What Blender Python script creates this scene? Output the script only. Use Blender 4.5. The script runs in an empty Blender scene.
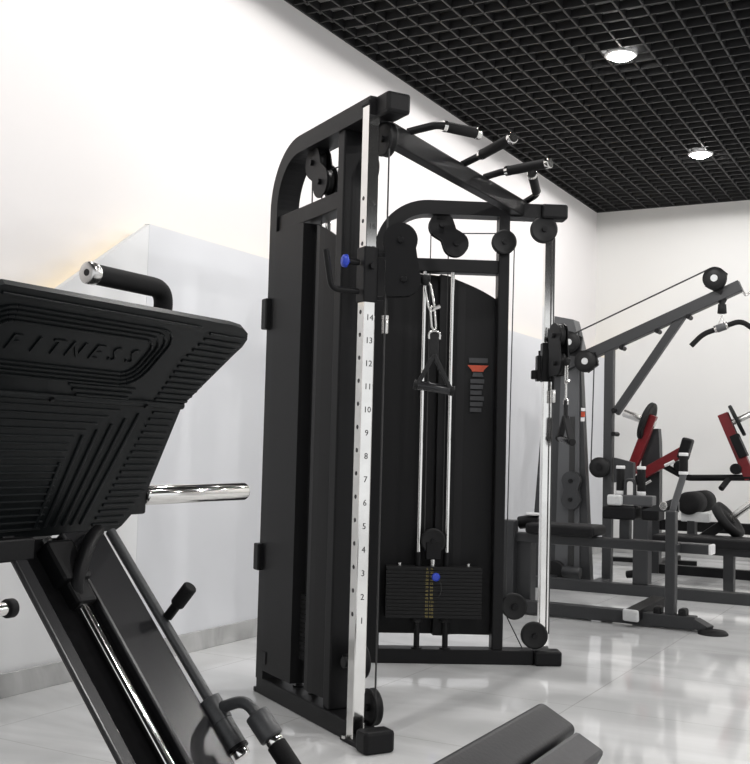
import bpy, bmesh, math, random
from mathutils import Vector as V, Matrix
random.seed(4)
S = bpy.context.scene
COL = S.collection
PI = math.pi

# ------------------------------------------------------------------ materials
def mat(name, col, rough=.5, metal=0., noise=0., nscale=40., bump=0., spec=.5, emit=None, estr=0., coat=0.):
    m = bpy.data.materials.new(name); m.use_nodes = True
    nt = m.node_tree; b = nt.nodes['Principled BSDF']
    b.inputs['Base Color'].default_value = (*col, 1)
    b.inputs['Roughness'].default_value = rough
    b.inputs['Metallic'].default_value = metal
    b.inputs['Specular IOR Level'].default_value = spec
    b.inputs['Coat Weight'].default_value = coat
    if emit:
        b.inputs['Emission Color'].default_value = (*emit, 1); b.inputs['Emission Strength'].default_value = estr
    if noise or bump:
        tc = nt.nodes.new('ShaderNodeTexCoord'); n = nt.nodes.new('ShaderNodeTexNoise')
        n.inputs['Scale'].default_value = nscale; n.inputs['Detail'].default_value = 4
        nt.links.new(tc.outputs['Object'], n.inputs['Vector'])
        if noise:
            r = nt.nodes.new('ShaderNodeValToRGB')
            r.color_ramp.elements[0].position = .3; r.color_ramp.elements[1].position = .7
            r.color_ramp.elements[0].color = (*[c*(1-noise) for c in col], 1)
            r.color_ramp.elements[1].color = (*[min(1, c*(1+noise)) for c in col], 1)
            nt.links.new(n.outputs['Fac'], r.inputs['Fac']); nt.links.new(r.outputs['Color'], b.inputs['Base Color'])
        if bump:
            bp = nt.nodes.new('ShaderNodeBump'); bp.inputs['Strength'].default_value = bump; bp.inputs['Distance'].default_value = .002
            nt.links.new(n.outputs['Fac'], bp.inputs['Height']); nt.links.new(bp.outputs['Normal'], b.inputs['Normal'])
    return m

BLACK = mat('black_powder_coat', (.0075, .0075, .0082), .46, noise=.15, nscale=300, bump=.12, spec=.2)
BLACKG = mat('black_gloss_paint', (.018, .018, .02), .26, noise=.1, nscale=3)
SHROUD = mat('shroud_sheet', (.0115, .0115, .0122), .5, noise=.15, nscale=250, bump=.1, spec=.2)
PULLEY = mat('black_nylon', (.009, .009, .0095), .5, noise=.1, nscale=80, spec=.3)
RUBBER = mat('black_rubber', (.008, .008, .0085), .62, noise=.2, nscale=200, bump=.2, spec=.3)
FOAM = mat('foam_grip', (.009, .009, .0095), .75, noise=.25, nscale=350, bump=.3, spec=.25)
PLATEM = mat('ribbed_black_rubber', (.006, .0075, .0083), .42, noise=.1, nscale=60, spec=.17)
CHROME = mat('chrome', (.82, .81, .79), .1, 1., noise=.05, nscale=15)
STEEL = mat('brushed_steel', (.72, .71, .69), .26, 1., noise=.06, nscale=120)
GREY = mat('charcoal_paint', (.028, .029, .031), .42, noise=.12, nscale=200, bump=.08)
GREYL = mat('mid_grey_paint', (.085, .087, .091), .4, noise=.1, nscale=200)
LGREY = mat('pale_grey_plastic', (.62, .63, .63), .5, noise=.05, nscale=60)
WHITEP = mat('white_plastic', (.8, .8, .8), .4, noise=.03, nscale=60)
RED = mat('red_paint', (.17, .008, .012), .35, noise=.12, nscale=60)
VINYL = mat('black_vinyl', (.011, .0108, .013), .5, noise=.12, nscale=120, bump=.2, spec=.3)
VINYLD = mat('black_seat_vinyl', (.008, .008, .009), .55, noise=.12, nscale=120, bump=.2, spec=.22)
CHANNEL_SHADE = mat('channel_shade_black', (.004, .004, .0045), .9, noise=.2, nscale=60, spec=.1)  # shade of a deep rail channel, put into the colour of its shallow floor
SHELL = mat('grey_shell', (.05, .049, .052), .5, noise=.1, nscale=90, spec=.35)
BLUE = mat('blue_knob', (.03, .07, .55), .35, noise=.1, nscale=60)
YELLOW = mat('yellow_print', (.36, .29, .09), .5, noise=.1, nscale=60)
INK = mat('black_ink', (.02, .02, .02), .5, noise=.1, nscale=60)
ORANGE = mat('orange_print', (.45, .06, .022), .5, noise=.1, nscale=60)
DIM = mat('dim_grey_print', (.032, .033, .036), .5, noise=.1, nscale=60)
LIME = mat('lime_plastic', (.25, .6, .05), .5, noise=.1, nscale=60)
CABLE = mat('cable_sheath', (.03, .03, .03), .4, noise=.1, nscale=60)
STRAP = mat('nylon_webbing', (.015, .015, .016), .8, noise=.3, nscale=500, bump=.3)
WALLM = mat('white_wall_paint', (.80, .778, .772), .9, noise=.012, nscale=1.2)
FARM = mat('far_wall_paint', (.74, .735, .72), .9, noise=.012, nscale=1.2)
BOARDM = mat('white_board', (.78, .785, .79), .75, noise=.012, nscale=1.5)
PANELM = mat('pale_grey_panel', (.70, .71, .735), .75, noise=.012, nscale=1.5)
GRID = mat('black_ceiling_grid', (.018, .018, .019), .6, noise=.1, nscale=60)
VOID = mat('black_void', (.008, .008, .008), .9, noise=.2, nscale=3)
LAMP = mat('lamp_glow', (.9, .9, .9), .5, noise=.01, emit=(1, .98, .95), estr=40.)
LED = mat('warm_led', (.9, .8, .5), .5, noise=.01, emit=(1, .72, .25), estr=4.)

def marble(name, scale, base, lo, rough, joint=None):
    m = bpy.data.materials.new(name); m.use_nodes = True; nt = m.node_tree; b = nt.nodes['Principled BSDF']
    N = nt.nodes.new; L = nt.links.new
    tc = N('ShaderNodeTexCoord'); mp = N('ShaderNodeMapping'); L(tc.outputs['Object'], mp.inputs['Vector'])
    mp.inputs['Scale'].default_value = (scale*.55, scale*1.6, scale); mp.inputs['Rotation'].default_value = (0, 0, .35)
    n1 = N('ShaderNodeTexNoise'); n1.inputs['Scale'].default_value = 1.; n1.inputs['Detail'].default_value = 7; n1.inputs['Distortion'].default_value = 1.2
    L(mp.outputs['Vector'], n1.inputs['Vector'])
    r = N('ShaderNodeValToRGB'); e = r.color_ramp.elements
    e[0].position = .32; e[0].color = (*lo, 1); e[1].position = .62; e[1].color = (*base, 1)
    L(n1.outputs['Fac'], r.inputs['Fac']); out = r.outputs['Color']
    if joint:
        sep = N('ShaderNodeSeparateXYZ'); L(tc.outputs['Object'], sep.inputs['Vector'])
        ms = []
        for ax, off in (('X', joint[1]), ('Y', joint[2])):
            a = N('ShaderNodeMath'); a.operation = 'SUBTRACT'; L(sep.outputs[ax], a.inputs[0]); a.inputs[1].default_value = off - joint[0]/2 + 100*joint[0]*0
            w = N('ShaderNodeMath'); w.operation = 'FLOORED_MODULO'; L(a.outputs[0], w.inputs[0]); w.inputs[1].default_value = joint[0]
            s = N('ShaderNodeMath'); s.operation = 'SUBTRACT'; L(w.outputs[0], s.inputs[0]); s.inputs[1].default_value = joint[0]/2
            ab = N('ShaderNodeMath'); ab.operation = 'ABSOLUTE'; L(s.outputs[0], ab.inputs[0])
            lt = N('ShaderNodeMath'); lt.operation = 'LESS_THAN'; L(ab.outputs[0], lt.inputs[0]); lt.inputs[1].default_value = .0013
            ms.append(lt)
        mx = N('ShaderNodeMath'); mx.operation = 'MAXIMUM'; L(ms[0].outputs[0], mx.inputs[0]); L(ms[1].outputs[0], mx.inputs[1])
        mix = N('ShaderNodeMix'); mix.data_type = 'RGBA'; L(mx.outputs[0], mix.inputs[0]); L(out, mix.inputs[6]); mix.inputs[7].default_value = (.36, .355, .34, 1)
        out = mix.outputs[2]
    L(out, b.inputs['Base Color']); b.inputs['Roughness'].default_value = rough
    return m
FLOORM = marble('polished_marble_tile', 1.1, (.79, .795, .795), (.56, .565, .565), .07, (.8, -1.395, 2.65))
BASEM = marble('grey_marble_skirting', 3., (.52, .52, .515), (.36, .36, .355), .2)

# ------------------------------------------------------------------ mesh builder
class MB:
    """collects shapes (world coordinates) and links them as ONE mesh object"""
    def __init__(s): s.v = []; s.f = []; s.mi = []; s.sm = []; s.mats = []
    def m(s, mt):
        if mt not in s.mats: s.mats.append(mt)
        return s.mats.index(mt)
    def add(s, vs, fs, mt, smooth=False):
        o = len(s.v); s.v += [V(p) for p in vs]; k = s.m(mt)
        for f in fs: s.f.append([i+o for i in f]); s.mi.append(k); s.sm.append(smooth)
        return s
    def bm(s, b, mt, smooth=False):
        b.verts.index_update(); b.verts.ensure_lookup_table()
        s.add([v.co.copy() for v in b.verts], [[v.index for v in f.verts] for f in b.faces], mt, smooth); b.free(); return s
    def box(s, c, ax, ay, az, mt, bev=.004, seg=2):
        """centre + three half-extent vectors"""
        c, ax, ay, az = V(c), V(ax), V(ay), V(az); b = bmesh.new(); vs = []
        for i in (-1, 1):
            for j in (-1, 1):
                for k in (-1, 1): vs.append(b.verts.new(c+ax*i+ay*j+az*k))
        for q in ((0, 1, 3, 2), (4, 6, 7, 5), (0, 4, 5, 1), (2, 3, 7, 6), (0, 2, 6, 4), (1, 5, 7, 3)): b.faces.new([vs[i] for i in q])
        bmesh.ops.recalc_face_normals(b, faces=b.faces)
        bev = min(bev, .45*2*min(ax.length, ay.length, az.length))
        if bev > 0: bmesh.ops.bevel(b, geom=list(b.edges), offset=bev, segments=seg, affect='EDGES', profile=.5)
        return s.bm(b, mt)
    def abox(s, x0, x1, y0, y1, z0, z1, mt, bev=.004):
        return s.box(((x0+x1)/2, (y0+y1)/2, (z0+z1)/2), ((x1-x0)/2, 0, 0), (0, (y1-y0)/2, 0), (0, 0, (z1-z0)/2), mt, bev)
    def bar(s, p, q, w, h, mt, up=(0, 0, 1), bev=.004):
        """square tube from p to q: w across, h along 'up'"""
        p, q = V(p), V(q); d = q-p; up = V(up); sd = d.cross(up)
        if sd.length < 1e-6: sd = d.cross(V((1, 0, 0)))
        sd.normalize(); u = sd.cross(d).normalized()
        return s.box((p+q)/2, d/2, sd*w/2, u*h/2, mt, bev)
    def tube(s, pts, r, mt, n=14, fil=0., cap=True, fs=6):
        pts = [V(p) for p in pts]
        if fil > 0 and len(pts) > 2:
            out = [pts[0]]
            for i in range(1, len(pts)-1):
                a, b, c = pts[i-1], pts[i], pts[i+1]
                l = min(fil, .49*(a-b).length, .49*(c-b).length)
                p0 = b+(a-b).normalized()*l; p1 = b+(c-b).normalized()*l
                for k in range(fs+1):
                    t = k/fs; out.append(p0*(1-t)**2+b*2*t*(1-t)+p1*t*t)
            out.append(pts[-1]); pts = out
        rs = r if isinstance(r, (list, tuple)) else [r]*len(pts)
        vs = []; fs_ = []
        t0 = (pts[1]-pts[0]).normalized(); u = t0.orthogonal().normalized()
        for i, p in enumerate(pts):
            t = ((pts[min(i+1, len(pts)-1)]-pts[max(i-1, 0)])).normalized()
            u = (u-t*u.dot(t)).normalized(); w = t.cross(u)
            for k in range(n):
                a = 2*PI*k/n; vs.append(p+(u*math.cos(a)+w*math.sin(a))*rs[i])
        for i in range(len(pts)-1):
            for k in range(n): fs_.append([i*n+k, i*n+(k+1) % n, (i+1)*n+(k+1) % n, (i+1)*n+k])
        s.add(vs, fs_, mt, True)
        if cap:
            e = len(pts)-1
            s.add([vs[k] for k in range(n)], [list(range(n))[::-1]], mt); s.add([vs[e*n+k] for k in range(n)], [list(range(n))], mt)
        return s
    def cyl(s, p, q, r, mt, n=24, bev=.0):
        p, q = V(p), V(q)
        if bev > 0:
            d = (q-p).normalized()*bev
            return s.tube([p, p+d*.3, p+d, q-d, q-d*.3, q], [r-bev, r-bev*.3, r, r, r-bev*.3, r-bev], mt, n)
        return s.tube([p, q], r, mt, n)
    def lathe(s, c, axis, prof, mt, n=32, cap=True):
        """prof: (along axis, radius)"""
        c, ax = V(c), V(axis).normalized(); u = ax.orthogonal().normalized(); w = ax.cross(u); vs = []; fs_ = []
        for a, r in prof:
            for k in range(n):
                g = 2*PI*k/n; vs.append(c+ax*a+(u*math.cos(g)+w*math.sin(g))*max(r, 1e-4))
        for i in range(len(prof)-1):
            for k in range(n): fs_.append([i*n+k, i*n+(k+1) % n, (i+1)*n+(k+1) % n, (i+1)*n+k])
        s.add(vs, fs_, mt, True); m_ = len(prof)-1
        if cap: s.add(vs[:n], [list(range(n))[::-1]], mt); s.add(vs[m_*n:], [list(range(n))], mt)
        return s
    def prism(s, poly, ext, mt, smooth=False):
        """polygon (world points) extruded by ext"""
        poly = [V(p) for p in poly]; ext = V(ext); n = len(poly)
        s.add(poly+[p+ext for p in poly], [list(range(n))[::-1], [i+n for i in range(n)]], mt)
        s.add(poly+[p+ext for p in poly], [[i, (i+1) % n, (i+1) % n+n, i+n] for i in range(n)], mt, smooth)
        return s
    def sweep(s, pts, nrm, w, h, mt):
        """rectangle swept along a planar path: w along nrm, h in the plane"""
        pts = [V(p) for p in pts]; nrm = V(nrm).normalized(); vs = []; fs_ = []
        for i, p in enumerate(pts):
            t = (pts[min(i+1, len(pts)-1)]-pts[max(i-1, 0)]).normalized(); sd = t.cross(nrm).normalized()
            if 0 < i < len(pts)-1:
                a = (pts[i]-pts[i-1]).normalized(); k = 1/max(.3, abs(a.cross(nrm).normalized().dot(sd)))
            else: k = 1
            for a, b in ((-1, -1), (1, -1), (1, 1), (-1, 1)): vs.append(p+nrm*(w/2*a)+sd*(h/2*b*k))
        for i in range(len(pts)-1):
            for k in range(4): fs_.append([i*4+k, i*4+(k+1) % 4, (i+1)*4+(k+1) % 4, (i+1)*4+k])
        n = (len(pts)-1)*4
        fs_ += [[3, 2, 1, 0], [n, n+1, n+2, n+3]]
        return s.add(vs, fs_, mt)
    def text(s, body, origin, right, up, size, mt, depth=.0006, align='CENTER', shear=0.):
        right, up = V(right).normalized(), V(up).normalized(); nr = right.cross(up)
        cu = bpy.data.curves.new('t', 'FONT'); cu.body = body; cu.size = size; cu.extrude = depth; cu.align_x = align; cu.align_y = 'CENTER'; cu.resolution_u = 2; cu.shear = shear
        ob = bpy.data.objects.new('t', cu); COL.objects.link(ob); bpy.context.view_layer.update()
        me = bpy.data.meshes.new_from_object(ob)
        vs = [V(origin)+right*v.co.x+up*v.co.y+nr*v.co.z for v in me.vertices]; fs = [list(p.vertices) for p in me.polygons]
        bpy.data.objects.remove(ob); bpy.data.curves.remove(cu); bpy.data.meshes.remove(me)
        return s.add(vs, fs, mt)
    def build(s, name, parent=None, origin=None, **props):
        o0 = V(parent['_o']) if parent is not None and '_o' in parent else (V(origin) if origin else V((0, 0, 0)))
        me = bpy.data.meshes.new(name); me.from_pydata([tuple(p-o0) for p in s.v], [], s.f)
        for mt in s.mats: me.materials.append(mt)
        for p, k, sm in zip(me.polygons, s.mi, s.sm): p.material_index = k; p.use_smooth = sm
        b = bmesh.new(); b.from_mesh(me); bmesh.ops.recalc_face_normals(b, faces=b.faces); b.to_mesh(me); b.free(); me.update()
        o = bpy.data.objects.new(name, me); COL.objects.link(o); o['_o'] = list(o0)
        if parent is not None: o.parent = parent
        else: o.location = o0
        for k, v in props.items(): o[k] = v
        return o
def thing(name, loc, label, category, group=None):
    o = bpy.data.objects.new(name, None); COL.objects.link(o); o.location = loc; o['_o'] = list(loc); o.empty_display_size = .1
    o['label'] = label; o['category'] = category
    if group: o['group'] = group
    return o
def struct(mb, name, **k): return mb.build(name, kind='structure', **k)

# ------------------------------------------------------------------ room
WX, PXF, FY, CZ = -3.45, -3.32, 11.1, 3.6         # wall plane, panel face, far wall, ceiling grid
struct(MB().abox(WX-.1, 9, -6, FY+.1, -.1, 0, FLOORM, 0), 'floor')
struct(MB().abox(WX-.15, WX, -6, FY+.15, 0, 4.0, WALLM, 0), 'wall_left')
struct(MB().abox(WX, 9, FY, FY+.15, 0, 4.0, FARM, 0), 'wall_far')
c = MB(); c.abox(WX, 9, -6, FY, 3.86, 3.95, VOID, 0)
P_ = .145; y = -3.0
x = WX+.10
while x < 7: c.abox(x-.006, x+.006, -3, FY, CZ, CZ+.05, GRID, 0); x += P_
y = FY-.02
while y > -3: c.abox(WX, 7, y-.006, y+.006, CZ, CZ+.05, GRID, 0); y -= P_
c.abox(WX, WX+.012, -6, FY, CZ-.004, CZ+.05, GRID, 0); c.abox(WX, 9, FY-.012, FY, CZ-.004, CZ+.05, GRID, 0)
struct(c, 'ceiling')
# raised wall panel: one long board and a narrower board with a sloping top edge, lit from behind
t = MB(); t.prism([(PXF, 3.8115, 0), (PXF, FY, 0), (PXF, FY, 2.02), (PXF, 3.8115, 2.03)], (-.03, 0, 0), PANELM)
struct(t, 'trim_1')
t = MB(); t.prism([(PXF-.05, .95, 0), (PXF, 3.81, 0), (PXF, 3.81, 2.025), (PXF-.05, .95, .03)], (-.03, 0, 0), BOARDM)
struct(t, 'trim_2')
t = MB(); t.abox(PXF, PXF+.012, .6, FY, 0, .095, BASEM, .003); struct(t, 'baseboard_left')
t = MB(); t.abox(PXF+.012, 9, FY-.012, FY, 0, .095, BASEM, .003); struct(t, 'baseboard_far')
led = MB(); led.abox(WX, WX+.012, 3.85, FY-.02, 1.94, 1.955, LED, 0)
led.bar((WX+.006, 3.80, 1.90), (WX+.006, 1.20, .09), .012, .015, LED, up=(1, 0, 0), bev=0)
struct(led, 'trim_3')

# ------------------------------------------------------------------ ceiling downlights
def downlight(x, y, label, power=45):
    r = thing('ceiling_downlight', (x, y, CZ-.004), label, 'ceiling light', 'round downlights in the ceiling grid')
    b = MB(); b.lathe((x, y, CZ-.006), (0, 0, 1), [(0, .082), (-.004, .095), (0, .104), (.008, .104), (.008, .082)], WHITEP, 32); b.build('rim', r)
    b = MB(); b.lathe((x, y, CZ-.002), (0, 0, 1), [(-.034, .02), (-.030, .045), (-.02, .066), (-.006, .079), (.006, .081)], LAMP, 32); b.build('lens', r)
    l = bpy.data.lights.new('downlight', 'SPOT'); l.spot_size = math.radians(178.5); l.spot_blend = .06; l.shadow_soft_size = .05; l.energy = power; l.color = (1, .98, .965)
    lo = bpy.data.objects.new('downlight', l); COL.objects.link(lo); lo.parent = r; lo.location = (0, 0, -.06)
downlight(-1.94, 6.71, 'round white downlight, the larger and nearer of two lit lamps in the black grid ceiling')
downlight(-1.97, 9.24, 'round white downlight, the smaller lit lamp closest to the far wall')
k = 0
for lx, col in ((-1.95, 'above the black cable machines'), (.6, 'in the middle of the room'), (3.1, 'on the window side of the room')):
    for ly, row in ((1.7, 'nearest the camera'), (4.2, 'second nearest the camera'), (6.71, 'third from the camera'), (9.24, 'by the far wall')):
        if lx == -1.95 and ly > 5: continue
        downlight(lx, ly, 'round downlight %s, %s' % (col, row), 45); k += 1

# ------------------------------------------------------------------ functional trainer
DL, NL = V((.8470, -.5317, 0)), V((.5317, .8470, 0))
DR, NR = V((.8470, .5317, 0)), V((.5317, -.8470, 0))
BL, BR = V((-2.544, 3.695, 0)), V((-2.525, 4.601, 0))
FT = thing('functional_trainer', (-2.2, 4.2, 0), 'tall black dual tower cable machine with chrome numbered posts and pull-up grips', 'exercise machine')
def tower(B, D, N, left):
    ks, kz = (1., 1.) if left else (.973, .971)
    W = lambda s, o, z: B+D*(s*ks)+N*o+V((0, 0, z if z <= .075 else z*kz+(1-kz)*1.0157))
    def sbox(mb, s0, s1, o0, o1, z0, z1, mt, bev=.004):
        return mb.box((W(s0, o0, z0)+W(s1, o1, z1))/2, D*(s1-s0)*ks/2, N*(o1-o0)/2, (W(0, 0, z1)-W(0, 0, z0))/2, mt, bev)
    CS0, CS1 = (.776, .826) if left else (.836, .886)
    FE = .93 if left else .935; PO = .565 if left else .59
    # --- frame
    m = MB(); sbox(m, -.03, .80, .0, .1, 0, .068, BLACK, .005)
    rail = m.build('base_rail', FT)
    m = MB()
    if left: sbox(m, .895, .968, -.03, .085, 0, .075, BLACK, .012); sbox(m, .75, .93, -.012, .085, 0, .016, BLACK, .003)
    else: sbox(m, .80, FE, .03, .125, 0, .07, BLACK, .01)
    m.build('foot_block', rail)
    m = MB(); sbox(m, -.055, -.03, .0, .1, 0, .02, BLACK, .003); m.build('anchor_tab', rail)
    m = MB(); pts = [W(.0, .05, .06), W(.0, .05, 2.0)]
    R = .235
    for k in range(1, 15):
        a = PI/2*k/14; pts.append(W(R-R*math.cos(a), .05, 2.0+R*math.sin(a)*.98))
    pts.append(W(.83, .05, 2.23)); m.sweep(pts, N, .1, .068, BLACK); m.build('arched_frame', FT)
    m = MB(); sbox(m, .80, FE-(.012 if left else 0), .022, .117, 2.19, 2.266, BLACK, .012); m.build('top_block', FT)
    m = MB(); sbox(m, .035, .60, .01, .09, 1.905, 1.972, BLACK); m.build('cross_rail', FT)
    m = MB(); sbox(m, PO, PO+.055, .01, .1, .068, 2.2, BLACK, .006); m.build('upright_post', FT)
    # --- chrome column with holes and numbers
    m = MB(); sbox(m, CS0, CS1, -.002, .044, .012, 2.235, CHROME, .004)
    for n in range(1, 20):
        z = .439+(n-1)*.0811
        sc = (CS0+CS1)/2
        m.cyl(W(sc, -.0026, z), W(sc, .02, z), .0078, INK, 14)
    for n in range(1, 20):
        z = .439+(n-1)*.0811-.021
        m.text(str(n), W(CS1+.0003, .022, z), N if left else -N, (0, 0, 1), .03, INK)
    chrome = m.build('guide_column', FT)
    m = MB(); sbox(m, CS0-.004, CS1+.004, -.006, .055, 2.235, 2.25, BLACK, .003)
    m.cyl(W((CS0+CS1)/2, .02, 2.25), W((CS0+CS1)/2, .02, 2.262), .011, STEEL, 6); m.build('top_cap', chrome)
    m = MB(); sbox(m, CS0-.012, CS1+.012, -.012, .055, .0, .014, BLACK, .003)
    m.cyl(W(CS0+.01, -.012, .014), W(CS0+.01, -.012, .024), .011, STEEL, 6)
    m.build('foot_plate', chrome)
    # --- outer weight shroud: folded sheet with a rounded top edge
    prof = [(.03, .0), (.08, .0), (.14, .0), (.2, .0), (.26, .0), (.30, .0), (.305, .05), (.345, .055), (.37, .03), (.40, .012), (.44, .006), (.48, .008), (.53, .012), (.575 if left else .605, .016)]
    def ztop(s): return 1.905 if s < .2 else 1.905-.105*((s-.2)/.37)**2.1
    m = MB(); vs = []; fs = []
    fine = []
    for (a, oa), (b_, ob) in zip(prof[:-1], prof[1:]): fine += [(a+(b_-a)*k/3, oa+(ob-oa)*k/3) for k in range(3)]
    prof = fine+[prof[-1]]
    for s_, o_ in prof:
        for oo, zz in ((o_, .1), (o_, ztop(s_)), (o_+.006, ztop(s_)), (o_+.006, .1)): vs.append(W(s_, oo, zz))
    for i in range(len(prof)-1):
        for k in range(4): fs.append([i*4+k, i*4+(k+1) % 4, i*4+4+(k+1) % 4, i*4+4+k])
    n = (len(prof)-1)*4; fs += [[0, 1, 2, 3], [n+3, n+2, n+1, n]]
    m.add(vs, fs, SHROUD)
    for z in (.13,): sbox(m, .03, .07, -.004, .0, z, z+.05, BLACK, .002)
    shroud = m.build('weight_shroud', FT)
    for z0, z1 in ((1.5, 1.63), (.5, .61)):
        m = MB(); sbox(m, -.05, -.0, -.022, .02, z0, z1, BLACK, .006); sbox(m, -.06, -.0, -.018, .016, z0+.03, z1-.03, BLACK, .006); m.build('hinge_block', shroud)
    if not left:
        # printed emblem and notice on the inner face
        o = .026
        m = MB()
        def pr(pts, mt, t=.0008): m.prism([W(a+.016, o, z-.02) for a, z in pts], N*t, mt)
        pr([(.437, 1.466), (.545, 1.466), (.53, 1.452), (.522, 1.443), (.518, 1.434), (.462, 1.434), (.458, 1.443), (.45, 1.452)], ORANGE)
        m.build('emblem', shroud)
        m = MB(); pr([(.445, 1.478), (.54, 1.478), (.54, 1.503), (.445, 1.503)], DIM); m.build('printed_heading', shroud); m = MB()
        pr([(.462, 1.408), (.52, 1.408), (.512, 1.429), (.468, 1.429)], DIM)
        for i in range(6): pr([(.454, 1.23+i*.029), (.512+.006*(i % 3), 1.23+i*.029), (.512+.006*(i % 3), 1.251+i*.029), (.454, 1.251+i*.029)], DIM)
        m.build('printed_notice', shroud)
    # --- weight stack
    for i in range(14):
        z = .193+i*.0178
        m = MB(); sbox(m, .062, .532, .034, .125, z, z+.0168, RUBBER, .0022)
        if i == 13:
            for s_ in (.13, .47): m.cyl(W(s_, .08, z+.0168), W(s_, .08, z+.032), .009, STEEL, 8)
        m.build('weight_plate_slab', FT)
    m = MB()
    for i in range(14):
        z = .193+i*.0178+.0078
        m.text('%d' % (5*(14-i)), W(.262, .1255, z), D if not left else -D, (0, 0, 1), .0145, YELLOW, .0004)
        m.text('%d' % (11*(14-i)), W(.285, .1255, z), D if not left else -D, (0, 0, 1), .0145, YELLOW, .0004)
    m.build('weight_numbers', FT)
    for s_ in (.222, .362):
        m = MB(); m.cyl(W(s_, .078, .44), W(s_, .078, 1.91), .0105, CHROME, 18); m.build('guide_rod', FT)
        m = MB(); m.cyl(W(s_, .078, .44), W(s_, .078, .51), .014, BLACK, 16); m.build('rod_collar', FT)
        m = MB(); m.cyl(W(s_, .078, .065), W(s_, .078, .175), .014, BLACK, 16); m.cyl(W(s_, .078, .168), W(s_, .078, .192), .027, RUBBER, 20, .004)
        m.cyl(W(s_, .078, .066), W(s_, .078, .0745), .026, BLACK, 20); m.build('stack_foot', FT)
    m = MB(); m.cyl(W(.30, .12, .398), W(.30, .15, .398), .008, STEEL, 12); m.lathe(W(.30, .15, .398), N, [(0, .008), (.004, .018), (.016, .02), (.022, .014)], BLUE, 20)
    m.tube([W(.30, .16, .398), W(.325, .165, .375), W(.332, .15, .33), W(.32, .13, .30)], .002, CABLE, 6, .03); m.build('selector_pin', FT)
    # --- pulleys
    def pulley(s_, z, o, r, par=FT, th=.026):
        m = MB(); c0 = W(s_, o, z)
        m.lathe(c0, N, [(-th/2, r*.3), (-th/2, r*.8), (-th*.55, r*.84), (-th*.55, r), (-th*.3, r), (0, r*.84), (th*.3, r), (th*.55, r), (th*.55, r*.84), (th/2, r*.8), (th/2, r*.3)], PULLEY, 36)
        m.cyl(c0-N*(th*.9), c0+N*(th*1.0), r*.2, BLACK, 8)
        m.build('pulley', par)
    m = MB()
    def plate2(mb, pa, pb, r, o0, o1, mt=BLACK, waist=.72):
        """peanut plate round two centres (s,z)"""
        (sa, za), (sb, zb) = pa, pb; a0 = math.atan2(zb-za, sb-sa); pts = []
        ms, mz = (sa+sb)/2, (za+zb)/2
        for k in range(17):
            a = a0+PI-PI*.63+PI*1.26*k/16; pts.append((sa+r*math.cos(a), za+r*math.sin(a)))
        pts.append((ms+math.cos(a0-PI/2)*r*waist, mz+math.sin(a0-PI/2)*r*waist))
        for k in range(17):
            a = a0-PI*.63+PI*1.26*k/16; pts.append((sb+r*math.cos(a), zb+r*math.sin(a)))
        pts.append((ms+math.cos(a0+PI/2)*r*waist, mz+math.sin(a0+PI/2)*r*waist))
        mb.prism([W(a, o0, z) for a, z in pts], N*(o1-o0), mt)
    for o0, o1 in ((.03, .036), (.078, .084)): plate2(m, (.301, 2.143), (.375, 2.052), .064, o0, o1, BLACK, .72)
    sbox(m, .27, .33, .03, .084, 2.165, 2.2, BLACK, .003)
    br = m.build('pulley_bracket', FT)
    pulley(.301, 2.143, .057, .05, br); pulley(.375, 2.052, .057, .05, br)
    for c_ in ((.301, 2.143), (.375, 2.052)):
        m = MB(); m.cyl(W(c_[0], .018, c_[1]), W(c_[0], .098, c_[1]), .013, BLACK, 6); m.build('axle_bolt', br)
    pulley(.611, 2.06, .118, .06)
    pulley(.800 if left else .818, 2.125 if left else 2.138, .085, .062 if left else .066)
    pulley(.700, .253, .085, .062); pulley(.795 if left else .803, .113, .085, .064)
    m = MB(); sbox(m, .63, .72, .05, .075, .235, .27, BLACK, .004); m.cyl(W(.70, .02, .253), W(.70, .1, .253), .02, BLACK, 14); m.build('pulley_arm', FT)
    pulley(.293, .565, .08, .06)
    m = MB(); sbox(m, .258, .33, .06, .1, .475, .56, BLACK, .004); m.cyl(W(.293, .08, .44), W(.293, .08, .48), .012, STEEL, 12); m.build('stack_yoke', FT)
    # --- cables
    m = MB()
    m.tube([W(.25, .057, 2.143), W(.25, .075, .56)], .003, CABLE, 6)
    m.tube([W(.34, .075, .55), W(.34, .057, 2.04)], .003, CABLE, 6)
    m.tube([W(.375, .075, 2.105), W(.611, .1, 2.108)], .003, CABLE, 6)
    m.tube([W(.667, .1, 2.06), W(.657, .085, .26)], .003, CABLE, 6)
    m.tube([W(.665, .09, .20), W(.745, .09, .075)], .003, CABLE, 6)
    sc = CS1+.012 if left else CS1-.012
    m.tube([W(sc+.003, .075, 2.1), W(sc+.003, .075, .12)], .0034, CABLE, 6)
    m.build('steel_cable', FT)
    # --- sliding carriage
    dz = 0 if left else -.155
    m = MB(); sbox(m, CS0-.006, CS1+.005, -.007, .05, 1.527+dz, 1.725+dz, BLACK, .005)
    m.cyl(W(CS1+.012, .022, 1.655+dz), W(CS1+.02, .022, 1.655+dz), .012, BLACK, 6)
    if not left: sbox(m, CS0-.03, CS0-.01, -.01, .04, 1.53+dz, 1.66+dz, BLACK, .003); sbox(m, CS0-.055, CS0-.02, .0, .03, 1.54+dz, 1.585+dz, BLACK, .005)
    car = m.build('carriage', FT)
    sm = (CS0+CS1)/2
    m = MB(); m.cyl(W(sm, -.014, 1.668+dz), W(sm, -.055, 1.668+dz), .011, BLACK, 14)
    m.lathe(W(sm, -.055, 1.668+dz), -N, [(0, .01), (.004, .014), (.01, .024), (.02, .022), (.026, .01)], BLUE if left else BLACK, 20); m.build('locking_knob', car)
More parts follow.
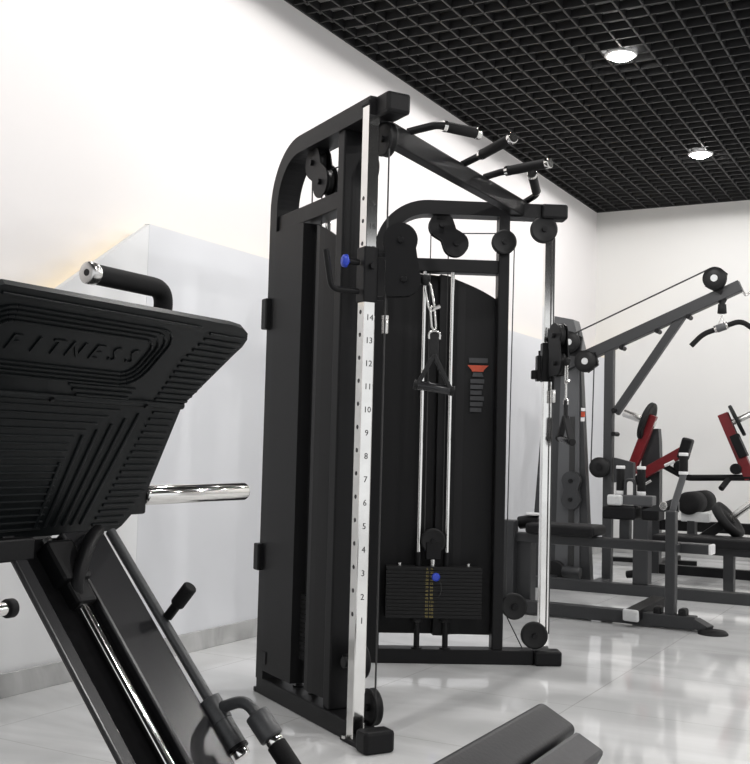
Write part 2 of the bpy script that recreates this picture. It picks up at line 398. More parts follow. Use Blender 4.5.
    m = MB(); m.tube([W(sm, -.014, 1.565+dz), W(sm, -.12, 1.565+dz), W(sm, -.145, 1.70+dz)], .0105, BLACK, 12, .03); m.build('lift_handle', car)
    # swivelling pulley bracket, turned outwards between the tower's own axes
    E_ = V((.866, .5, 0)) if left else V((.723, -.691, 0)); Q = V((-E_.y, E_.x, 0)) if left else V((E_.y, -E_.x, 0))
    C0 = W(sm, .023, 0)
    X = lambda e, q, z: C0+E_*e+Q*q+V((0, 0, z+dz if left else (z+dz)*kz+(1-kz)*1.0157))
    m = MB()
    def outline():
        pts = []
        for k in range(15): a = PI*.98-PI*1.12*k/14; pts.append((.112+.062*math.cos(a), 1.752+.062*math.sin(a)))
        for k in range(9): a = PI*.12-PI*.55*k/8; pts.append((.128+.06*math.cos(a), 1.612+.06*math.sin(a)))
        pts += [(.068, 1.55), (.062, 1.57), (.062, 1.68)]
        return pts
    for q in (-.024, .018): m.prism([X(e, q, z) for e, z in outline()], Q*.006, BLACK)
    swb = m.build('swivel_bracket', car)
    for e, z in ((.112, 1.752), (.128, 1.612)):
        m = MB(); r = .056; m.lathe(X(e, 0, z), Q, [(-.013, r*.3), (-.013, r), (-.006, r), (0, r*.82), (.006, r), (.013, r), (.013, r*.3)], PULLEY, 32); m.build('swivel_pulley', swb)
        m = MB(); m.cyl(X(e, -.036, z), X(e, .036, z), .012, BLACK, 8, .003); m.build('axle_bolt', swb)
    for z in (1.70, 1.545):
        m = MB(); m.bar(X(.02, 0, z), X(.066, 0, z), .02, .014, BLACK, bev=.003); m.build('bracket_arm', swb)
    m = MB(); m.cyl(X(.066, 0, 1.475), X(.066, 0, 1.55), .007, BLACK, 10); m.cyl(X(.066, 0, 1.42), X(.066, 0, 1.475), .0115, STEEL, 14, .002)
    m.cyl(X(.066, 0, 1.472), X(.066, 0, 1.484), .0125, STEEL, 14); m.build('cable_clamp', swb)
    m = MB(); m.cyl(X(.20, 0, 1.62), X(.222, 0, 1.62), .014, RUBBER, 14, .003); m.tube([X(.186, 0, 1.6), X(.21, 0, 1.63)], .0035, CABLE, 8); m.lathe(X(.205, 0, 1.615), (0, 0, 1), [(-.02, .006), (-.014, .014), (0, .016), (.014, .014), (.02, .006)], RUBBER, 16); m.build('cable_stopper', swb)
    # --- hanging D handle: a separate thing clipped to the cable
    lab = 'black strap stirrup handle hanging in front of the chrome guide rods of the weight stack' if left else 'black strap stirrup handle hanging at the far chrome post, seen edge-on'
    H = thing('cable_handle', tuple(X(.215, 0, 1.6)), lab, 'handle', 'stirrup handles of the cable machine')
    m = MB()
    def link(mb, p, q, w, r, ax):
        p, q, ax = V(p), V(q), V(ax).normalized(); d = (q-p).normalized(); pts = []
        for k in range(8): a = PI*k/7; pts.append(q-d*w+ax*w*math.cos(a)+d*w*math.sin(a))
        for k in range(8): a = PI*k/7; pts.append(p+d*w-ax*w*math.cos(a)-d*w*math.sin(a))
        pts.append(pts[0]); mb.tube(pts, r, STEEL, 8, cap=False)
    if left: A, B2, C2 = X(.212, 0, 1.605), X(.232, 0, 1.515), X(.24, 0, 1.44)
    else: A, B2, C2 = X(.20, 0, 1.605), X(.20, 0, 1.515), X(.20, 0, 1.43)
    link(m, A, B2-V((0, 0, .008)), .011, .0042, E_); m.cyl(B2+E_*.006, B2+E_*.028+V((0, 0, .008)), .007, STEEL, 10); m.build('carabiner', H)
    m = MB(); link(m, B2+V((0, 0, .006)), C2, .010, .0038, E_*.8+Q*.6); m.build('chain_link', H)
    m = MB(); e0 = .242 if left else .20
    m.tube([X(e0-.018, 0, 1.405), X(e0-.02, 0, 1.428), X(e0, 0, 1.437), X(e0+.02, 0, 1.428), X(e0+.018, 0, 1.405)], .0045, STEEL, 8, .012); m.build('d_ring', H)
    m = MB()
    tz, bz = 1.40, 1.238
    m.bar(X(e0, 0, 1.425), X(e0, 0, 1.335), .032, .008, STRAP, up=Q, bev=.002)
    m.bar(X(e0, 0, 1.35), X(e0-.062, 0, bz-.006), .03, .015, STRAP, up=E_, bev=.003)
    m.bar(X(e0, 0, 1.35), X(e0+.066, 0, bz-.02), .03, .015, STRAP, up=E_, bev=.003); m.build('strap', H)
    m = MB(); m.cyl(X(e0-.058, 0, bz+.004), X(e0+.064, 0, bz-.014), .0165, BLACKG, 20, .002); g = m.build('grip_bar', H)
    m = MB(); m.cyl(X(e0-.07, 0, bz+.006), X(e0-.054, 0, bz+.003), .018, RUBBER, 18, .003); m.build('end_collar', g); m = MB(); m.cyl(X(e0+.058, 0, bz-.013), X(e0+.074, 0, bz-.016), .018, RUBBER, 18, .003); m.build('end_collar', g)
tower(BL, DL, NL, True)
tower(BR, DR, NR, False)
m = MB(); m.abox(-1.94, -1.885, 3.40, 5.02, 2.168, 2.248, BLACK, .005); beam = m.build('pull_up_beam', FT)
for p in ([(-1.90, 3.66, 2.25), (-1.785, 3.685, 2.272), (-1.684, 3.83, 2.266)], [(-1.90, 4.18, 2.25), (-1.83, 4.165, 2.268), (-1.588, 3.96, 2.268)],
          [(-1.90, 4.42, 2.25), (-1.83, 4.43, 2.268), (-1.585, 4.37, 2.268)], [(-1.91, 4.95, 2.25), (-1.826, 4.905, 2.272), (-1.715, 4.54, 2.272)]):
    a, b, c_ = map(V, p)
    m = MB(); m.tube([a, b, b+(c_-b)*.25], .0155, BLACK, 14, .035); hb = m.build('grip_bracket', beam)
    d = (c_-b); p0 = b+d*.2; m = MB(); m.cyl(p0, c_, .0215, FOAM, 18, .002); m.build('foam_grip', hb)
    m = MB(); m.cyl(p0-d.normalized()*.012, p0+d.normalized()*.004, .0225, CHROME, 18); m.build('grip_ring', hb)
    m = MB(); m.cyl(c_-d.normalized()*.004, c_+d.normalized()*.02, .0235, CHROME, 18, .004); m.build('grip_cap', hb)

# ------------------------------------------------------------------ leg press in front
LP = thing('leg_press', (-1.5, 1.65, 0), 'black leg press with ribbed lettered foot plate in the left foreground', 'exercise machine')
RD, RN, YA = V((.650, 0, -.760)), V((.760, 0, .650)), V((0, 1, 0))
RA = V((-1.667, 0, .799))                          # a point of the rail top plane
Z = lambda t, y_, n: RA+RD*t+YA*y_+RN*n            # along rail, across, above its plane
def rbox(mb, t0, t1, y0, y1, n0, n1, mt, bev=.004):
    return mb.box(Z((t0+t1)/2, (y0+y1)/2, (n0+n1)/2), RD*(t1-t0)/2, YA*(y1-y0)/2, RN*(n1-n0)/2, mt, bev)
m = MB(); rbox(m, -.03, 1.02, 1.695, 1.818, -.12, 0, BLACKG, .006); m.build('rail_beam', LP)
m = MB(); rbox(m, -.03, 1.02, 1.535, 1.567, -.012, 0, BLACKG, .003); rbox(m, -.03, 1.0, 1.56, 1.71, -.034, -.022, CHANNEL_SHADE, .002); rbox(m, -.03, 1.0, 1.558, 1.566, -.034, -.006, CHANNEL_SHADE, .001); m.build('rail_channel', LP)
m = MB(); m.cyl(Z(-.02, 1.657, -.015), Z(1.0, 1.657, -.015), .0125, CHROME, 20); m.build('guide_rod', LP)
m = MB(); rbox(m, .0, .10, 1.62, 1.695, -.055, .02, BLACK, .01); rbox(m, .0, .15, 1.63, 1.685, -.04, .01, BLACK, .008); m.build('slide_bearing', LP)
# floor frame, out of the picture below the rails
m = MB(); m.bar((-2.3, 1.62, .04), (-.35, 1.62, .04), .08, .08, BLACK); m.bar((-.98, 1.2, .04), (-.98, 2.0, .04), .08, .08, BLACK)
m.build('floor_beam', LP)
m = MB(); m.abox(-1.98, -1.90, 1.28, 1.36, .0, 1.0, BLACK); m.bar((-2.2, 1.3, .04), (-1.0, 1.3, .04), .07, .07, BLACK); m.bar((-1.94, 1.3, .96), (-1.75, 1.62, .90), .06, .06, BLACK); m.build('rear_frame', LP)
m = MB(); m.cyl((-1.95, 1.34, .622), (-1.95, 1.815, .622), .0155, CHROME, 20); peg = m.build('storage_peg', LP)
m = MB(); m.cyl((-1.95, 1.795, .622), (-1.95, 1.818, .622), .0225, RUBBER, 20, .003); m.build('peg_cap', peg)
# foot plate: two boards with a fold between them
PT = V((-1.446, 0, 1.266)); D1 = V((-.730, 0, -.683)).normalized(); D2 = V((-.418, 0, -.908)).normalized()
N1 = V((-D1.z, 0, D1.x)) ; N2 = V((-D2.z, 0, D2.x))
if N1.x < 0: N1 = -N1
if N2.x < 0: N2 = -N2
SEAM = PT+D1*.24
U = lambda t, y_, n=0.: PT+D1*t+YA*y_+N1*n
Lw = lambda t, y_, n=0.: SEAM+D2*t+YA*y_+N2*n
m = MB()
YL = 1.235
ol = [(-.018, YL+.05), (-.022, 1.93), (-.018, 1.975), (-.006, 2.005), (.012, 2.022), (.035, 2.027), (.06, 2.022), (.24, 2.0), (.24, YL+.03), (.05, YL), (.0, YL+.005)]
m.prism([U(t, y_) for t, y_ in ol], -N1*.013, PLATEM)
ol = [(0, YL+.03), (0, 2.0), (.245, 1.997), (.262, 1.985), (.272, 1.985), (.285, 1.975), (.315, 1.955), (.326, 1.94), (.326, YL+.1), (.25, YL+.05)]
m.prism([Lw(t, y_) for t, y_ in ol], -N2*.018, PLATEM)
m.tube([U(.238, YL+.02, .0), U(.238, 1.998, .0)], .009, PLATEM, 10)
def strip(fn, t, y0, y1, w=.0065, hh=.004, shift=0.):
    """one raised rib; shift slants it down the board"""
    a, b = fn(t, y0), fn(t+shift, y1); nn = (N1 if fn is U else N2); d = (b-a)
    m.bar(a+nn*.0005, b+nn*.0005, w, 2*hh, PLATEM, up=nn, bev=.002)
def poly_rib(fn, pts, w=.006):
    for a, b in zip(pts[:-1], pts[1:]):
        nn = (N1 if fn is U else N2); m.bar(fn(*a)+nn*.0005, fn(*b)+nn*.0005, w, .008, PLATEM, up=nn, bev=.002)
for i in range(4):                                  # nested rounded border round the lettering
    e = .0115*i; r = .03+e*.6
    t0, t1, y0, y1 = .057-e, .155+e, 1.325-e, 1.745+e*1.3
    p = []
    for cy, ct, a0 in ((y1-r, t1-r, 0), (y0+r, t1-r, PI/2), (y0+r, t0+r, PI), (y1-r, t0+r, 1.5*PI)):
        for k in range(5): a = a0+PI/2*k/4; p.append((ct+r*math.sin(a), cy+r*math.cos(a)))
    poly_rib(U, p+[p[0]], .0048)
for i in range(13):                                 # short ribs down the right side
    t = .012+i*.0175
    strip(U, t, 1.865+.003*abs(i-5), 2.012 - max(0, i-2)*.0012)
for i in range(3): strip(U, .198+i*.014, 1.60+.02*i, 1.80)
strip(U, .0, 1.29, 1.84)
for i in range(18):
    t = .02+i*.0168; ym = 1.905-.19*(t-.02)
    strip(Lw, t, ym, 1.984-max(0, i-12)*.009)
    strip(Lw, t, YL+.07, ym-.225+.22*t-(.0 if t > .09 else -(.09-t)*1.6), .005, .003)
for j in range(6): poly_rib(Lw, [(.024+.0145*j+(.05 if j == 5 else 0), 1.862-.037*j), (.303, 1.812-.027*j)], .008)
# letters spread as on the board
for ch, y_ in zip('FITNESS', (1.39, 1.445, 1.495, 1.548, 1.605, 1.658, 1.71)):
    m.text(ch, U(.108, y_, .001), YA, -D1, .056, PLATEM, .0022)
fp = m.build('foot_plate', LP)
m = MB(); m.cyl(U(.238, 1.865, .008), U(.238, 1.865, .014), .006, BLACK, 8); m.build('seam_bolt', fp); m = MB(); m.cyl(U(.238, 1.58, .008), U(.238, 1.58, .014), .006, BLACK, 8); m.build('seam_bolt', fp)
m = MB(); hx = -1.50
m.tube([(hx, 1.565, 1.343), (hx, 1.78, 1.343), (hx-.01, 1.782, 1.262)], .0205, FOAM, 20, .045, fs=10); hg = m.build('foam_handle', LP)
m = MB(); m.lathe((hx, 1.545, 1.343), (0, 1, 0), [(0, .008), (0, .019), (.003, .0225), (.02, .0225), (.024, .02)], STEEL, 24); m.cyl((hx, 1.5445, 1.343), (hx, 1.55, 1.343), .007, INK, 14); m.build('handle_cap', hg)
# carriage behind the plate and the loading horn
m = MB(); m.abox(-1.87, -1.76, 1.30, 2.05, .84, .93, BLACK, .006); m.bar((-1.82, 1.66, .9), (-1.72, 1.66, 1.04), .3, .04, BLACK, up=(-1, 0, .5)); m.bar((-1.84, 1.66, .87), (-1.80, 1.66, .80), .25, .05, BLACK)
m.bar(Z(.005, 1.30, .0), Z(.005, 1.585, .0), .035, .045, BLACK); cr = m.build('sled', LP)
m = MB(); m.cyl((-1.775, 2.05, .885), (-1.775, 2.475, .885), .0245, CHROME, 28, .006); m.build('loading_horn', cr)
m = MB(); m.tube([Z(-.01, 1.775, .02), Z(.03, 1.70, .05), Z(.11, 1.64, .01), Z(.16, 1.66, -.03)], .0145, BLACK, 12, .05); m.build('stop_arm', cr)
# side tube with lever, sleeve and hand grips
m = MB(); m.tube([Z(-.02, 1.838, .0), Z(.43, 1.845, .0)], .0115, GREYL, 14); st = m.build('side_tube', LP)
tA, tB = V((-1.394, 1.845, .478)), V((-1.316, 1.845, .39))
m = MB(); m.cyl(tA, tB, .0225, GREYL, 20, .003); m.cyl(tA-(tB-tA)*.02, tA+(tB-tA)*.45, .0245, GREYL, 20, .002); sl = m.build('pivot_sleeve', st)
m = MB(); d = (tB-tA).normalized(); m.cyl(tB, tB+d*.02, .018, CHROME, 20, .004); m.cyl(tB-d*.006, tB+d*.002, .0235, BLACK, 20); m.build('sleeve_tip', sl)
m = MB(); l0, l1 = V((-1.503, 1.845, .652)), V((-1.454, 1.845, .71)); d = l1-l0
m.cyl(l0-d*.2, l0+d*.6, .011, BLACK, 12); m.cyl(l0+d*.28, l1, .016, FOAM, 16, .004); m.build('lock_lever', st)
m = MB(); m.tube([(-1.358, 1.845, .47), (-1.300, 1.845, .493), (-1.255, 1.845, .447)], .0125, GREYL, 14, .045, fs=8); hh = m.build('grip_arm', st)
g0, g1 = V((-1.274, 1.845, .468)), V((-1.232, 1.845, .424)); d = (g1-g0).normalized()
m = MB(); m.cyl(g0, g1, .0255, GREYL, 22, .004); m.build('grip_sleeve', hh)
m = MB(); m.cyl(g1, g1+d*.013, .0195, CHROME, 20, .002); m.build('grip_ring', hh)
m = MB(); m.cyl(g1+d*.012, g1+d*.19, .0205, FOAM, 18, .003); m.build('foam_grip', hh)
# back rest, tipped back
SN, SU = V((.883, 0, -.469)), V((.469, 0, .883))
c0 = V((-.695, 0, .557))
m = MB()
b = bmesh.new(); vs = []
for i in (0, 1):
    for j in (0, 1):
        for k in (0, 1): vs.append(b.verts.new(c0+YA*(1.33+.605*i)+SN*(.083*j)-SU*(.40*k)))
for q in ((0, 1, 3, 2), (4, 6, 7, 5), (0, 4, 5, 1), (2, 3, 7, 6), (0, 2, 6, 4), (1, 5, 7, 3)): b.faces.new([vs[i] for i in q])
bmesh.ops.recalc_face_normals(b, faces=b.faces); bmesh.ops.bevel(b, geom=list(b.edges), offset=.014, segments=5, affect='EDGES', profile=.5)
m.bm(b, VINYL, True); bk = m.build('back_cushion', LP)
m = MB(); p = c0+SN*.019-SU*.0045; m.tube([p+YA*1.37, p+YA*1.90], .0025, VINYL, 8); m.build('piping', bk)
m = MB(); m.box(c0+YA*1.60+SN*.122-SU*.175, YA*.275, SN*.03, SU*.19, SHELL, .008); m.build('back_shell', LP)
m = MB(); m.box((-.93, 1.615, .24), YA*.2, (.2, 0, -.08), (.02, 0, .05), VINYL, .02, 4); m.build('seat_cushion', LP)
m = MB(); m.abox(-.95, -.87, 1.58, 1.66, .06, .24, BLACK); m.bar((-.55, 1.62, .06), (-.75, 1.62, .30), .06, .06, BLACK); m.build('seat_post', LP)

# ------------------------------------------------------------------ lat pulldown tower (right, at Y 8.1)
LT = thing('lat_pulldown_machine', (-2.4, 8.1, 0), 'charcoal lat pulldown tower with a long sloping overhead arm beside the far corner', 'exercise machine')
Y0 = 8.1
m = MB(); m.bar((-2.95, 7.78, .04), (-.9, 7.82, .04), .09, .08, GREY); m.bar((-2.41, 8.14, .04), (-2.41, 7.8, .04), .08, .07, GREY); m.bar((-2.8, 8.2, .04), (-2.8, 7.8, .04), .08, .07, GREY); m.build('base_rail', LT)
m = MB(); m.abox(-2.435, -2.365, Y0-.035, Y0+.035, .05, 1.84, GREY, .006); m.build('mast', LT)
m = MB(); m.bar((-2.86, Y0, 1.655), (-1.43, Y0, 2.268), .08, .085, GREY); arm = m.build('overhead_arm', LT)
m = MB(); m.bar((-1.845, Y0, 2.07), (-2.35, Y0, 1.33), .06, .06, GREY); m.build('brace', LT)
m = MB()
for p in ((-2.03, 1.95), (-1.80, 2.05), (-2.52, 1.735), (-2.30, 1.83)): m.cyl((p[0], Y0-.05, p[1]), (p[0], Y0+.05, p[1]), .018, BLACK, 10)
m.cyl((-2.35, Y0-.06, 1.35), (-2.35, Y0+.06, 1.35), .018, BLACK, 10); m.cyl((-2.35, Y0-.06, 1.17), (-2.35, Y0+.06, 1.17), .018, BLACK, 10)
m.build('bolt', LT)
def wheel(x_, z_, r, yy, par, hub=LGREY):
    m = MB(); m.lathe((x_, yy, z_), (0, -1, 0), [(-.02, r*.5), (-.02, r), (-.008, r), (0, r*.85), (.008, r), (.02, r), (.02, r*.5), (.022, r*.42)], PULLEY, 28); w = m.build('pulley', par)
    m = MB(); m.cyl((x_, yy-.03, z_), (x_, yy-.015, z_), r*.3, hub, 16); m.build('hub', w)
for x_, z_, r, tri in ((-1.605, 2.322, .085, ((-1.68, 2.27), (-1.56, 2.20), (-1.52, 2.36), (-1.565, 2.40))), (-2.705, 1.879, .085, ((-2.78, 1.80), (-2.63, 1.76), (-2.61, 1.92), (-2.69, 1.96))), (-2.573, 1.727, .085, ((-2.645, 1.76), (-2.50, 1.80), (-2.48, 1.70), (-2.56, 1.64)))):
    wheel(x_, z_, r, Y0-.06, arm)
    m = MB(); m.prism([(a, Y0-.045, b_) for a, b_ in tri], (0, .03, 0), BLACK); m.build('pulley_cheek', arm)
m = MB(); m.tube([(-2.66, Y0-.06, 1.95), (-1.645, Y0-.06, 2.395)], .006, CABLE, 6); m.tube([(-2.505, Y0-.06, 1.72), (-2.52, Y0-.06, .92)], .0055, CABLE, 6)
m.tube([(-1.56, Y0, 2.32), (-1.563, Y0, 2.14)], .006, CABLE, 6); m.build('steel_cable', LT)
m = MB(); m.lathe((-1.563, Y0, 2.17), (0, 0, -1), [(-.03, .02), (0, .035), (.03, .02), (.034, .03), (.10, .034), (.104, .02)], RUBBER, 16); m.build('cable_stopper', LT)
wheel(-2.446, .912, .078, Y0-.075, LT, BLACK)
m = MB(); m.prism([(-2.35, Y0-.03, .99), (-2.20, Y0-.03, .955), (-2.20, Y0-.03, .82), (-2.35, Y0-.03, .80)], (0, .06, 0), GREY); m.build('pad_bracket', LT)
m = MB(); m.tube([(-1.44, Y0, 2.26), (-1.395, Y0, 2.19), (-1.365, Y0, 2.22), (-1.33, Y0, 2.215)], .008, STEEL, 8, .03); m.build('bar_hook', LT)
# weight shroud
m = MB(); m.prism([(-3.04, Y0+.02, .0), (-2.535, Y0+.02, .0), (-2.655, Y0+.02, 1.97), (-2.90, Y0+.02, 2.03)], (0, .08, 0), GREY)
m.prism([(-2.82, Y0+.0, .1), (-2.62, Y0+.0, .1), (-2.645, Y0+.0, 1.8), (-2.79, Y0+.0, 1.8)], (0, .03, 0), GREYL)
m.prism([(-2.712, Y0-.006, .1), (-2.664, Y0-.006, .1), (-2.672, Y0-.006, 1.3), (-2.712, Y0-.006, 1.3)], (0, .02, 0), INK)
shr = m.build('weight_shroud', LT)
m = MB(); m.abox(-2.628, -2.595, Y0+.012, Y0+.02, 1.345, 1.37, WHITEP, 0); m.abox(-2.628, -2.598, Y0+.012, Y0+.02, 1.30, 1.34, ORANGE, 0); m.abox(-2.63, -2.60, Y0+.012, Y0+.02, 1.265, 1.295, WHITEP, 0); m.build('sticker', shr)
m = MB(); m.prism([(-2.85, Y0-.02, 1.99), (-2.845, Y0-.02, 2.095), (-2.69, Y0-.02, 2.062), (-2.625, Y0-.02, 1.82), (-2.665, Y0-.02, 1.81), (-2.73, Y0-.02, 1.97)], (0, .15, 0), GREYL); m.build('hood', LT)
m = MB()
pts = []
for k in range(13): a = PI*.0+PI*k/12; pts.append((-2.68+.075*math.cos(a), .80+.075*math.sin(a)))
pts.append((-2.735, .73))
for k in range(13): a = PI+PI*k/12; pts.append((-2.68+.075*math.cos(a), .655+.075*math.sin(a)))
pts.append((-2.625, .73)); m.prism([(a, Y0-.06, b_) for a, b_ in pts], (0, .05, 0), GREY)
for z_ in (.80, .655): m.cyl((-2.68, Y0-.075, z_), (-2.68, Y0-.05, z_), .016, BLACK, 10)
m.build('pulley_block', LT)
m = MB(); m.cyl((-2.79, Y0-.1, .10), (-2.79, Y0-.05, .10), .085, PULLEY, 24, .006); m.cyl((-2.72, Y0-.09, .11), (-2.58, Y0-.09, .10), .045, GREY, 16, .004); m.build('low_pulley', LT)
m = MB(); m.abox(-2.12, -2.01, 7.78, 7.90, .08, .70, GREY, .006); m.cyl((-2.18, 7.84, .14), (-2.11, 7.84, .15), .028, BLACK, 12, .006); m.build('seat_post', LT)
lb = thing('lat_bar', (-1.563, Y0, 1.975), 'black bent pulldown bar hanging from the end of the sloping arm', 'handle')
m = MB(); m.tube([(-1.785, Y0, 1.835), (-1.70, Y0, 1.922), (-1.43, Y0, 2.012), (-1.33, Y0, 1.94)], .0195, FOAM, 14, .05); m.build('bar', lb)
m = MB(); m.tube([(-1.563, Y0, 2.058), (-1.59, Y0, 1.99)], .0035, STEEL, 8); m.tube([(-1.563, Y0, 2.058), (-1.545, Y0, 2.0)], .0035, STEEL, 8); m.build('hanger', lb)
m = MB(); m.cyl((-1.60, Y0, 1.957), (-1.535, Y0, 1.978), .03, GREYL, 16, .004); m.cyl((-1.615, Y0, 1.952), (-1.60, Y0, 1.957), .027, STEEL, 16); m.cyl((-1.535, Y0, 1.978), (-1.52, Y0, 1.983), .027, STEEL, 16); m.build('centre_clamp', lb)

# ------------------------------------------------------------------ low row station in front of it (Y 6.78)
LR = thing('seated_row_machine', (-1.9, 6.7, 0), 'charcoal seated row station with black seat pad, upright lever and white end caps', 'exercise machine')
Y1 = 6.78
m = MB(); m.bar((-2.75, 6.45, .048), (-1.38, 6.45, .048), .085, .075, GREY); m.bar((-1.39, 6.45, .055), (-1.30, 6.42, .018), .08, .05, GREY); fl = m.build('floor_rail', LR)
m = MB(); m.lathe((-1.275, 6.40, 0), (0, 0, 1), [(0, .085), (.008, .085), (.022, .07), (.026, .03)], RUBBER, 28); m.build('rubber_foot', fl); m = MB(); m.lathe((-2.7, 6.45, 0), (0, 0, 1), [(0, .08), (.016, .075), (.02, .03)], RUBBER, 20); m.build('rubber_foot', fl)
m = MB(); m.abox(-1.557, -1.498, 6.42, 6.49, .04, .69, GREY, .006); up = m.build('upright', LR)
for x_ in (-1.60, -1.455):
    m = MB(); m.abox(x_-.024, x_+.024, 6.41, 6.50, .02, .125, BLACK, .014); m.build('clamp_block', up)
m = MB(); m.abox(-2.62, -1.335, 6.56, 6.66, .435, .495, GREY, .006); m.abox(-1.56, -1.50, 6.48, 6.58, .44, .49, GREY); bm_ = m.build('bench_beam', LR)
m = MB(); m.abox(-1.337, -1.315, 6.56, 6.66, .435, .495, WHITEP, .006); m.build('end_cap', bm_)
m = MB(); m.abox(-2.56, -2.45, 6.58, 6.68, .0, .44, GREY, .006); m.build('rear_leg', LR)
m = MB(); m.box((-2.235, 6.62, .532), (.225, 0, 0), (0, .14, 0), (0, 0, .034), VINYLD, .022, 4); m.build('seat_pad', LR)
m = MB(); m.tube([(-2.57, 6.68, .55), (-2.50, 6.68, .565), (-2.43, 6.68, .57)], .042, BLACK, 16); m.abox(-2.51, -2.43, 6.63, 6.73, .605, .62, WHITEP, .004); m.cyl((-2.47, 6.68, .48), (-2.47, 6.68, .61), .03, BLACK, 12); m.build('rear_bolster', LR)
m = MB(); m.abox(-2.645, -2.545, 6.51, 6.60, .0, .575, GREY, .008); m.build('rear_cabinet', LR)
m = MB(); m.abox(-1.89, -1.825, 6.62, 6.68, .49, .70, GREY, .005); pp = m.build('pad_post', LR)
m = MB(); m.abox(-1.935, -1.68, 6.60, 6.70, .705, .765, GREYL, .006); ct = m.build('cross_tube', pp)
m = MB(); m.abox(-1.955, -1.86, 6.565, 6.60, .70, .765, LGREY, .012); m.build('end_cap', ct)
m = MB(); m.box((-1.885, 6.66, .655), (.105, 0, 0), (0, .08, 0), (0, 0, .042), VINYLD, .015, 3); m.build('thigh_pad', pp)
m = MB(); m.box((-1.70, 6.70, .655), (.055, 0, 0), (0, .08, 0), (0, 0, .042), VINYLD, .015, 3); m.build('thigh_pad', pp)
for x_ in (-1.893, -1.762):
    m = MB(); m.cyl((x_, 6.65, .765), (x_, 6.65, .93), .026, FOAM, 16, .003); h_ = m.build('hand_grip', ct)
    m = MB(); m.cyl((x_, 6.65, .925), (x_, 6.65, .945), .028, WHITEP, 16, .004); m.build('grip_cap', h_); m = MB(); m.cyl((x_, 6.65, .764), (x_, 6.65, .79), .028, WHITEP, 16, .003); m.build('grip_cap', h_)
m = MB(); m.tube([(-1.86, 6.64, .76), (-1.86, 6.64, .86), (-1.80, 6.64, .86), (-1.80, 6.64, .76)], .011, GREY, 10, .03); m.build('grip_loop', ct)
m = MB(); m.tube([(-1.53, 6.46, .65), (-1.52, 6.46, .71), (-1.462, 6.46, .90), (-1.462, 6.46, .96)], .02, GREYL, 14, .04); lv = m.build('lever', LR)
m = MB(); m.cyl((-1.462, 6.46, .915), (-1.462, 6.46, 1.02), .026, FOAM, 16, .003); m.build('hand_grip', lv)
m = MB(); m.cyl((-1.462, 6.46, 1.015), (-1.462, 6.46, 1.035), .028, WHITEP, 16, .004); m.build('grip_cap', lv); m = MB(); m.cyl((-1.462, 6.46, .905), (-1.462, 6.46, .925), .028, WHITEP, 16, .004); m.build('grip_cap', lv)
m = MB(); m.prism([(-1.72, 6.50, .68), (-1.50, 6.50, .68), (-1.50, 6.50, .74), (-1.53, 6.50, .76)], (0, .03, 0), GREY); m.cyl((-1.575, 6.44, .715), (-1.575, 6.53, .715), .025, STEEL, 8, .004); m.build('pivot_plate', LR)
m = MB(); m.bar((-1.735, 6.36, .07), (-1.67, 6.75, .115), .09, .06, BLACK); ft = m.build('foot_rest', LR)
m = MB(); m.bar((-1.738, 6.335, .068), (-1.734, 6.362, .07), .10, .07, LGREY, bev=.012); m.build('end_cap', ft)

# ------------------------------------------------------------------ leg curl bench (right edge, Y 8.2)
LC = thing('leg_curl_bench', (-1.5, 8.25, 0), 'black padded bench with twin foam rollers at the right edge', 'bench')
m = MB(); m.box((-1.40, 8.25, .385), (.66, 0, 0), (0, .16, 0), (0, 0, .04), VINYLD, .02, 4); m.build('bench_pad', LC)
m = MB(); m.abox(-2.02, -.8, 8.2, 8.3, .29, .35, GREY, .005); m.build('bench_beam', LC)
m = MB(); m.abox(-1.565, -1.49, 8.2, 8.28, .0, .30, GREY, .005); m.build('leg', LC)
m = MB(); m.abox(-.98, -.90, 8.2, 8.28, .0, .30, GREY, .005); m.build('leg', LC)
for y_, in ((8.62,), (8.98,)):
    m = MB(); m.lathe((-1.915, y_, .645), (0, 1, 0), [(0, .03), (0, .07), (.015, .09), (.29, .09), (.31, .07), (.31, .03)], FOAM, 28); m.build('foam_roller', LC)
m = MB(); m.cyl((-1.915, 8.66, .645), (-1.915, 9.24, .645), .022, STEEL, 14); m.build('roller_axle', LC)
m = MB(); m.abox(-1.98, -1.76, 8.66, 8.76, .50, .575, LGREY, .008); m.abox(-1.93, -1.87, 8.66, 8.76, .33, .51, GREY); m.bar((-1.9, 8.71, .34), (-1.9, 8.28, .33), .07, .06, GREY); m.build('roller_arm', LC)
hd = V((.77, -.055, .62)).normalized(); h0 = V((-1.60, 8.45, .52))
m = MB(); m.bar((-1.83, 8.42, .345), tuple(h0-hd*.03), .09, .07, BLACK); m.bar((-1.83, 8.45, .33), (-1.83, 8.25, .32), .07, .06, BLACK); m.build('horn_bracket', LC)
m = MB(); m.cyl(h0-hd*.06, h0+hd*.42, .027, STEEL, 18, .004); m.build('loading_horn', LC)
m = MB(); m.cyl((-1.80, 8.19, .40), (-1.80, 8.21, .40), .02, LIME, 12); m.build('lime_tag', LC)
wp = MB(); wp.lathe(h0+hd*.03, hd, [(-.022, .04), (-.022, .10), (-.03, .115), (-.03, .152), (0, .158), (.03, .152), (.03, .115), (.022, .10), (.022, .04), (.03, .05), (.03, .029), (-.022, .029), (-.022, .04)], RUBBER, 36, cap=False)
wp.build('weight_plate', label='black weight plate tilted on the steel horn beside the foam rollers', category='weight plate', origin=h0)

